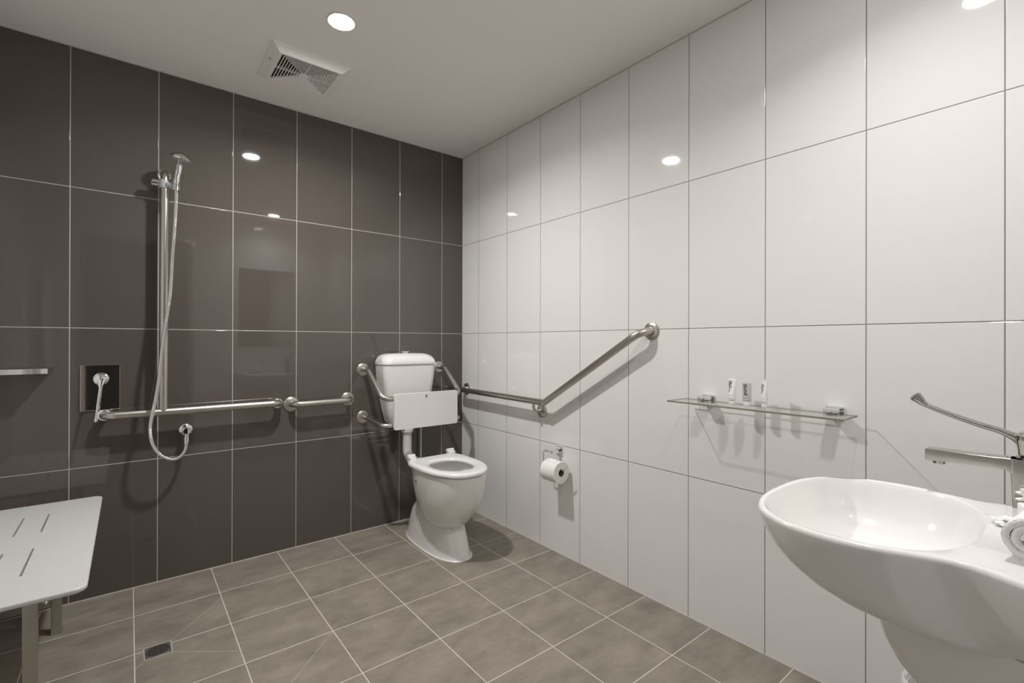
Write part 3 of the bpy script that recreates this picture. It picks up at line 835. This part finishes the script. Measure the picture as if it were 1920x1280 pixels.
# ------------------------------------------------------------------ glass shelf and toiletries
t = thing('glass_shelf', 'clear green-edged glass shelf on two chrome brackets on the white wall', 'shelf', (0, -1.975, 0.89))
GZ0, GZ1 = 0.8875, 0.8935
bm = rbox(-0.158, -0.031, -2.277, -1.695, GZ0, GZ1, 0.0006, 1)
gp = obj('glass_pane', bm, M['glass'], t, smooth=False)
gp.data.materials.append(M['glass_edge'])
for p in gp.data.polygons:
    if abs(p.normal.z) < 0.9: p.material_index = 1
for y in (-1.779, -2.209):
    bm = rbox(-0.006, -0.0003, y-0.026, y+0.026, 0.872, 0.911, 0.0025, 2)
    rbox(-0.052, -0.005, y-0.019, y+0.019, GZ1+0.0002, 0.907, 0.0025, 2, bm)
    rbox(-0.056, -0.005, y-0.019, y+0.019, 0.876, GZ0-0.0002, 0.0025, 2, bm)
    br = obj('bracket', bm, M['chrome'], t)
    bm = rbox(-0.0605, -0.0515, y-0.006, y+0.006, 0.8955, 0.9020, 0.002, 2)
    obj('clamp_screw', bm, M['chrome'], br)

def toiletry(y, x, h, w, label, body, face=0.0, clear=False):
    """squeeze tube standing on its cap; face = turn about z; lettering looks towards the room (-x)"""
    z0 = GZ1+0.0003
    t = thing('toiletry_tube', label, 'toiletry tube', (x, y, z0), 'toiletries on the glass shelf')
    R_ = Matrix.Translation((x, y, z0)) @ Matrix.Rotation(face, 4, 'Z')
    b2 = bmesh.new(); lathe(b2, [(0, 0), (w*0.36, 0), (w*0.38, 0.001), (w*0.38, 0.012), (w*0.36, 0.013), (0, 0.013)], (0, 0, 0), (0, 0, 1), 24)
    bm = bmesh.new(); merge(bm, b2, R_); obj('cap', bm, M['tube'], t)
    loops = []
    for f in [0, 0.02, 0.1, 0.25, 0.4, 0.55, 0.7, 0.82, 0.92, 1.0]:
        z = 0.0132+f*(h-0.0132)
        if clear:
            hx, hy = 0.0085, w/2*(1.0 if f > 0.03 and f < 0.97 else 0.9)
        else:
            hy = w/2*(0.80+0.22*f); hx = (w*0.40)*(1-f**1.5)+0.0010
        if f == 0: hx *= 0.85; hy *= 0.9
        loops.append([(hx*math.cos(2*PI*k/32), hy*math.sin(2*PI*k/32), z) for k in range(32)])
    b2 = bmesh.new(); loft(b2, loops)
    bm = bmesh.new(); merge(bm, b2, R_); obj('body', bm, body, t, angle=60)
    if not clear:
        b2 = bmesh.new(); box(b2, -0.0011, 0.0011, -w*0.54, w*0.54, h-0.001, h+0.006)
        bm = bmesh.new(); merge(bm, b2, R_); obj('crimped_end', bm, body, t, smooth=False)
    # lettering, rotated to read upward, on the room side
    yl = 0.28*w if not clear else 0.22*w
    def face_mtx(zc, ylocal, rot, xo):
        tilt = 0 if clear else math.atan2(w*0.40*0.75, h)
        base = Matrix(((0, 0, -1, 0), (-1, 0, 0, 0), (0, 1, 0, 0), (0, 0, 0, 1)))
        return R_ @ Matrix.Translation((-xo, ylocal, zc)) @ Matrix.Rotation(tilt, 4, 'Y') @ base @ Matrix.Rotation(rot, 4, 'Z')
    def hx_at(z, yy):
        f = (z-0.0132)/(h-0.0132)
        if clear: a, b = 0.0085, w/2
        else: a, b = (w*0.40)*(1-f**1.5)+0.0010, w/2*(0.80+0.22*f)
        return a*math.sqrt(max(0.05, 1-(yy/b)**2))
    ink = M['ink']
    zc = h*0.70
    text_mesh('lettering', 'puriti', w*0.62, face_mtx(zc, yl*0.6, PI/2, hx_at(zc, yl*0.6)+0.0008), ink, t)
    for (fz, ww, mm) in ((0.33, 0.55, 'gold_ink' if not clear else 'grey_ink'), (0.22, 0.5, 'grey_ink')):
        b2 = bmesh.new(); zz = h*fz
        q = hx_at(zz, 0)+0.0006
        segs = [(-ww*w/2, ww*w/2)] if not clear else [(-ww*w/2, -0.002), (0.001, ww*w/2)]
        for a, b in segs:
            ks = 6
            lp = []
            for k in range(ks+1):
                yy = a+(b-a)*k/ks
                lp.append((-(hx_at(zz, yy)+0.0004), yy))
            for (p, r2) in zip(lp, lp[1:]):
                vs = [b2.verts.new((p[0], p[1], zz-0.0006)), b2.verts.new((r2[0], r2[1], zz-0.0006)), b2.verts.new((r2[0], r2[1], zz+0.0006)), b2.verts.new((p[0], p[1], zz+0.0006))]
                b2.faces.new(vs)
        bm = bmesh.new(); merge(bm, b2, R_); obj('printed_line', bm, M[mm], t, smooth=False)
toiletry(-1.905, -0.068, 0.092, 0.031, 'white squeeze tube at the left of the three on the glass shelf, widest flat top', M['tube'], 0.1)
toiletry(-1.958, -0.068, 0.080, 0.030, 'translucent grey bottle between the two white tubes on the glass shelf', M['clear_tube'], 0.15, clear=True)
toiletry(-2.018, -0.068, 0.090, 0.024, 'narrow white squeeze tube over the tile joint, nearest the basin', M['tube'], -0.35)

# ------------------------------------------------------------------ basin
BX = -0.675
Lpts = [(-2.306, 0.0), (-2.308, 0.055), (-2.318, 0.115), (-2.345, 0.172), (-2.39, 0.212), (-2.435, 0.227), (-2.485, 0.230), (-2.53, 0.221), (-2.57, 0.204), (-2.605, 0.190), (-2.640, 0.186), (-2.69, 0.204), (-2.75, 0.232), (-2.795, 0.245), (-2.825, 0.250)]
Rpts = [(-2.306, 0.0), (-2.308, 0.055), (-2.318, 0.110), (-2.345, 0.163), (-2.39, 0.203), (-2.435, 0.222), (-2.485, 0.230), (-2.53, 0.224), (-2.57, 0.212), (-2.605, 0.207), (-2.635, 0.222), (-2.68, 0.250), (-2.75, 0.265), (-2.795, 0.268), (-2.825, 0.268)]
def smooth_side(P):
    c = catmull([(y, w, 0) for y, w in P], 6)
    return [(v.x, v.y) for v in c]
Ls, Rs = smooth_side(Lpts), smooth_side(Rpts)
outline = [(BX-w, y) for y, w in Ls][::-1] + [(BX+w, y) for y, w in Rs][1:]     # wall-left -> front -> wall-right
# close along the wall with matched points
nb = 24
outline += [(BX+0.268-(0.518)*k/nb, -2.825) for k in range(1, nb)]
NO = len(outline)
BC = Vector((BX, -2.468))
RZ = 0.806
def osc(s, z, wall=-2.825, yscale=None):
    ys = s if yscale is None else yscale
    return [(BX+(x-BX)*s, wall+(y-wall)*ys, z) for x, y in outline]
def inset(d, z):
    out = []
    for i in range(NO):
        p, q = Vector(outline[i-1]), Vector(outline[(i+1) % NO])
        tn = (q-p).normalized(); nv = Vector((tn.y, -tn.x))
        c = Vector(outline[i])
        if (c+nv*0.01-BC).length > (c-BC).length: nv = -nv
        c2 = c+nv*d
        out.append((c2.x, max(-2.825, c2.y), z))
    return out
def inner(scale, z, yo=0.0):
    out = []
    for i in range(NO):
        v = Vector(outline[i])-BC
        th = math.atan2(v.y, v.x)
        c, s = math.cos(th), math.sin(th)
        a, b, e = 0.214*scale, (0.150 if s > 0 else 0.160)*scale, 2.6
        r = (abs(c/a)**e+abs(s/b)**e)**(-1/e)
        out.append((BC.x+r*c, BC.y+yo+r*s, z))
    return out
t = thing('wash_basin', 'large white ceramic wash basin projecting from the rear wall at right', 'basin', (BX, -2.825, 0.65))
bm = bmesh.new()
loft(bm, [osc(0.30, 0.664), osc(0.60, 0.665), osc(0.67, 0.668), osc(0.74, 0.675), osc(0.80, 0.685), osc(0.865, 0.702), osc(0.915, 0.722), osc(0.953, 0.745), osc(0.980, 0.770), osc(0.994, 0.787),
          osc(1.0, 0.797), inset(0.0008, 0.801), inset(0.003, 0.8045), inset(0.0065, RZ),
          inner(1.0, RZ-0.0005), inner(0.985, RZ-0.004), inner(0.96, RZ-0.014), inner(0.925, RZ-0.036), inner(0.86, RZ-0.066), inner(0.74, RZ-0.090), inner(0.55, RZ-0.104), inner(0.3, RZ-0.110), inner(0.08, RZ-0.113)])
obj('bowl', bm, M['ceramic'], t, angle=70)
bm = bmesh.new()
lathe(bm, [(0.0, 0.006), (0.016, 0.005), (0.024, 0.0025), (0.026, 0.0)], (BX, -2.468, RZ-0.113), (0, 0, 1), 28)
obj('waste_plug', bm, M['chrome'], t)
bm = bmesh.new()
def shr(z, yf, hw): return [(BX+0.01+hw*math.cos(a), -2.825+( -2.825-yf)*-math.sin(a), z) for a in [PI*k/32 for k in range(33)]]
loft(bm, [shr(0.675, -2.480, 0.165), shr(0.62, -2.482, 0.164), shr(0.585, -2.492, 0.160), shr(0.555, -2.508, 0.155), shr(0.53, -2.532, 0.148), shr(0.505, -2.565, 0.138), shr(0.48, -2.605, 0.126), shr(0.45, -2.655, 0.112), shr(0.42, -2.705, 0.09), shr(0.39, -2.76, 0.06), shr(0.375, -2.80, 0.03)])
obj('trap_shroud', bm, M['ceramic'], t, angle=60)

# faucet
t = thing('basin_mixer', 'tall chrome basin mixer tap with long care lever on the basin deck', 'tap', (-0.457, -2.66, RZ))
FX = -0.457
bm = bmesh.new()
def colsec(z, y0, y1, hw): return [(x, y, z) for x, y in rrect(FX, (y0+y1)/2, 2*hw, abs(y1-y0), 0.004, 4)]
loft(bm, [colsec(RZ, -2.643, -2.690, 0.020), colsec(0.83, -2.6425, -2.690, 0.019), colsec(0.865, -2.641, -2.690, 0.0185), colsec(0.897, -2.640, -2.690, 0.0185)])
obj('column', bm, M['tap'], t)
bm = bmesh.new()
secs = []
for (y, zb, zt) in ((-2.660, 0.866, 0.897), (-2.640, 0.870, 0.897), (-2.634, 0.8745, 0.897), (-2.615, 0.8755, 0.896), (-2.58, 0.8745, 0.8955), (-2.55, 0.873, 0.8955), (-2.518, 0.8705, 0.895), (-2.5165, 0.8715, 0.894)):
    secs.append([(x, y, z) for x, z in rrect(FX, (zb+zt)/2, 0.036, zt-zb, 0.002, 3)])
loft(bm, secs)
sp_ = obj('spout', bm, M['tap'], t)
bm = bmesh.new(); lathe(bm, [(0.0, 0), (0.0105, 0.0), (0.0105, 0.006), (0.0, 0.006)], (FX, -2.536, 0.8655), (0, 0, 1), 24)
obj('aerator', bm, M['tap'], sp_)
bm = bmesh.new()
lathe(bm, [(0.0, 0), (0.021, 0.0), (0.021, 0.004), (0.018, 0.006), (0.018, 0.010), (0, 0.010)], (FX, -2.667, 0.897), (0, 0, 1), 32)
obj('cartridge_ring', bm, M['tap'], t)
bm = bmesh.new()
lvp = catmull([(FX, -2.672, 0.905), (FX, -2.662, 0.922), (FX, -2.648, 0.935), (FX, -2.625, 0.946), (FX, -2.60, 0.953), (FX, -2.57, 0.963), (FX, -2.54, 0.974), (FX, -2.515, 0.985), (FX, -2.503, 0.996), (FX, -2.495, 1.004)], 5)
nL = len(lvp); rads = []; sys_ = []
for i in range(nL):
    f = i/(nL-1)
    if f < 0.30: r = 0.021-0.010*f/0.30; s_ = 0.95-0.40*f/0.30
    elif f < 0.76: r = 0.011-0.001*(f-0.30)/0.46; s_ = 0.55-0.07*(f-0.30)/0.46
    else: r = 0.010+0.004*math.sin((f-0.76)/0.24*PI*0.75); s_ = 0.48+0.40*(f-0.76)/0.24
    rads.append(r); sys_.append(s_)
rads[-1] = 0.008; rads[-2] = 0.0115
sweep(bm, lvp, rads, 24, sy=sys_, frame_up=(0, 1, 0))
obj('lever', bm, M['tap'], t)
bm = bmesh.new()
loft(bm, [[(x, y, 0.906+dz) for x, y in rrect(FX, -2.668, 0.034*k, 0.036*k, 0.008*k, 4)] for dz, k in ((0, 1.0), (0.012, 1.05), (0.026, 1.2), (0.036, 1.2), (0.041, 0.85))])
obj('lever_hub', bm, M['tap'], t)

# things on the basin deck
def rolled_towel():
    bm = bmesh.new()
    c = Vector((-0.748, -2.694, RZ+0.0345)); ax = Vector((1, -0.10, 0)).normalized(); side = Vector((0.10, 1, 0)).normalized(); upv = Vector((0, 0, 1))
    n = 150; prof_o = []
    turns = 2.7
    pts = []
    for i in range(n+1):
        a = turns*2*PI*i/n
        r = 0.006+0.0255*i/n
        pts.append((r*math.cos(a), r*math.sin(a)*0.96))
    rows = []
    for s in [k/10 for k in range(11)]:
        d = ax*(s-0.5)*0.11
        rows.append([c+d+side*(x+0.0012*noise.noise(Vector((x*80, y*80, s*5))))+upv*(y+0.0012*noise.noise(Vector((x*70, y*90, s*6+9)))) for x, y in pts])
    g = [[bm.verts.new(p) for p in r] for r in rows]
    for i in range(len(g)-1):
        for j in range(n): bm.faces.new((g[i][j], g[i][j+1], g[i+1][j+1], g[i+1][j]))
    o = obj('face_towel', bm, M['towel'])
    so_ = o.modifiers.new('s', 'SOLIDIFY'); so_.thickness = 0.0088; so_.offset = 0
    tag(o, 'rolled white face towel on the near edge of the basin deck', 'towel')
rolled_towel()
t = thing('soap_packet', 'small white wrapped soap packet between the towel roll and the mixer tap', 'soap', (-0.545, -2.69, RZ))
R_ = Matrix.Translation((-0.548, -2.682, RZ+0.0125)) @ Matrix.Rotation(0.35, 4, 'Z')
b2 = rbox(-0.030, 0.030, -0.020, 0.020, -0.012, 0.012, 0.004, 3)
bm = bmesh.new(); merge(bm, b2, R_); obj('box', bm, M['tube'], t)
b2 = rbox(-0.018, -0.008, -0.004, 0.004, 0.0121, 0.0127, 0.0002, 1)
bm = bmesh.new(); merge(bm, b2, R_); obj('printed_mark', bm, M['grey_ink'], t)
def crumple(name, c, r, label, cat, mat_, sq=(1, 1, 0.5), amp=0.5, seed=0.0, sub=4):
    bm = bmesh.new()
    bmesh.ops.create_icosphere(bm, subdivisions=sub, radius=1.0)
    for v in bm.verts:
        n1 = noise.noise(v.co*1.8+Vector((seed, 0, 0))); n2 = abs(noise.noise(v.co*4.2+Vector((seed, 3, 0))))
        k = 1+amp*n1-amp*0.8*n2
        v.co = Vector((v.co.x*sq[0]*k, v.co.y*sq[1]*k, v.co.z*sq[2]*k))*r
        if v.co.z < -sq[2]*r*0.55: v.co.z = -sq[2]*r*0.55
    bmesh.ops.translate(bm, verts=bm.verts, vec=Vector(c)+Vector((0, 0, sq[2]*r*0.55)))
    return bm
bm = crumple('wrap', (-0.600, -2.655, RZ+0.0004), 0.026, '', '', None, (1.0, 0.9, 0.26), 0.9, 2.0)
tag(obj('plastic_wrapper', bm, M['film']), 'crumpled clear plastic wrapper lying on the basin beside the tap', 'wrapper')
bm = crumple('tissue', (-0.512, -2.672, RZ+0.0262), 0.018, '', '', None, (1.1, 1.0, 0.7), 0.9, 7.0)
tag(obj('paper_tissue', bm, M['paper']), 'crumpled white tissue resting on the soap packet against the tap', 'tissue')

# small bin behind the basin shroud
t = thing('waste_bin', 'small bin with white liner on the floor behind the basin shroud', 'bin', (-0.19, -2.530, 0))
bm = bmesh.new()
lathe(bm, [(0, 0.001), (0.085, 0.001), (0.088, 0.004), (0.100, 0.235), (0.102, 0.24), (0.098, 0.24), (0.086, 0.01), (0, 0.008)], (-0.19, -2.530, 0), (0, 0, 1), 36)
obj('bucket', bm, M['plastic'], t)
bm = bmesh.new()
rings = []
for (r, z) in ((0.02, 0.05), (0.085, 0.06), (0.095, 0.10), (0.0965, 0.20), (0.100, 0.254), (0.106, 0.262), (0.111, 0.250), (0.111, 0.19), (0.110, 0.09)):
    rings.append([(-0.19+(r+0.004*noise.noise(Vector((math.cos(a)*3, math.sin(a)*3, z*12))))*math.cos(a), -2.530+(r+0.004*noise.noise(Vector((math.cos(a)*3, math.sin(a)*3, z*12))))*math.sin(a),
                   z+0.014*noise.noise(Vector((math.cos(a)*2.5, math.sin(a)*2.5, 4)))) for a in [2*PI*k/60 for k in range(60)]])
loft(bm, rings, False, False)
obj('liner', bm, M['liner'], t)

# ------------------------------------------------------------------ rear wall mirror and towel (seen only reflected in the tiles)
t = thing('wall_mirror', 'frameless rectangular mirror on the rear wall, reflected in the dark tiles', 'mirror', (-0.62, YR, 1.08))
bm = rbox(-0.888, -0.352, YR+0.001, YR+0.006, 1.078, 1.868, 0.001, 1)
obj('mirror_glass', bm, M['mirror'], t, smooth=False)

t = thing('hanging_towel', 'white bath towel hanging at the left wall, faintly reflected in the dark tiles', 'towel', (XL, -2.40, 1.2))
bm = bmesh.new()
rows = []
for i in range(25):
    f = i/24; z = 1.70-f*0.85
    w = 0.05+0.10*min(1, f*3)
    row = []
    for k in range(21):
        g_ = k/20
        row.append((XL+0.045+0.016*math.sin(g_*PI*5+0.6*math.sin(f*3))*min(1, f*4+0.2), -2.40+(g_-0.5)*2*w, z))
    rows.append(row)
g0 = [[bm.verts.new(p) for p in r] for r in rows]
for i in range(24):
    for k in range(20): bm.faces.new((g0[i][k], g0[i][k+1], g0[i+1][k+1], g0[i+1][k]))
o = obj('cloth', bm, M['towel'], t)
sm = o.modifiers.new('s', 'SOLIDIFY'); sm.thickness = 0.008
bm = bmesh.new(); lathe(bm, [(0, 0), (0.02, 0), (0.02, 0.004), (0.006, 0.006), (0.006, 0.04), (0.010, 0.045), (0, 0.05)], (XL, -2.40, 1.705), (1, 0, 0), 20)
tag(obj('towel_hook', bm, M['chrome']), 'chrome hook on the left wall holding the bath towel', 'hook')
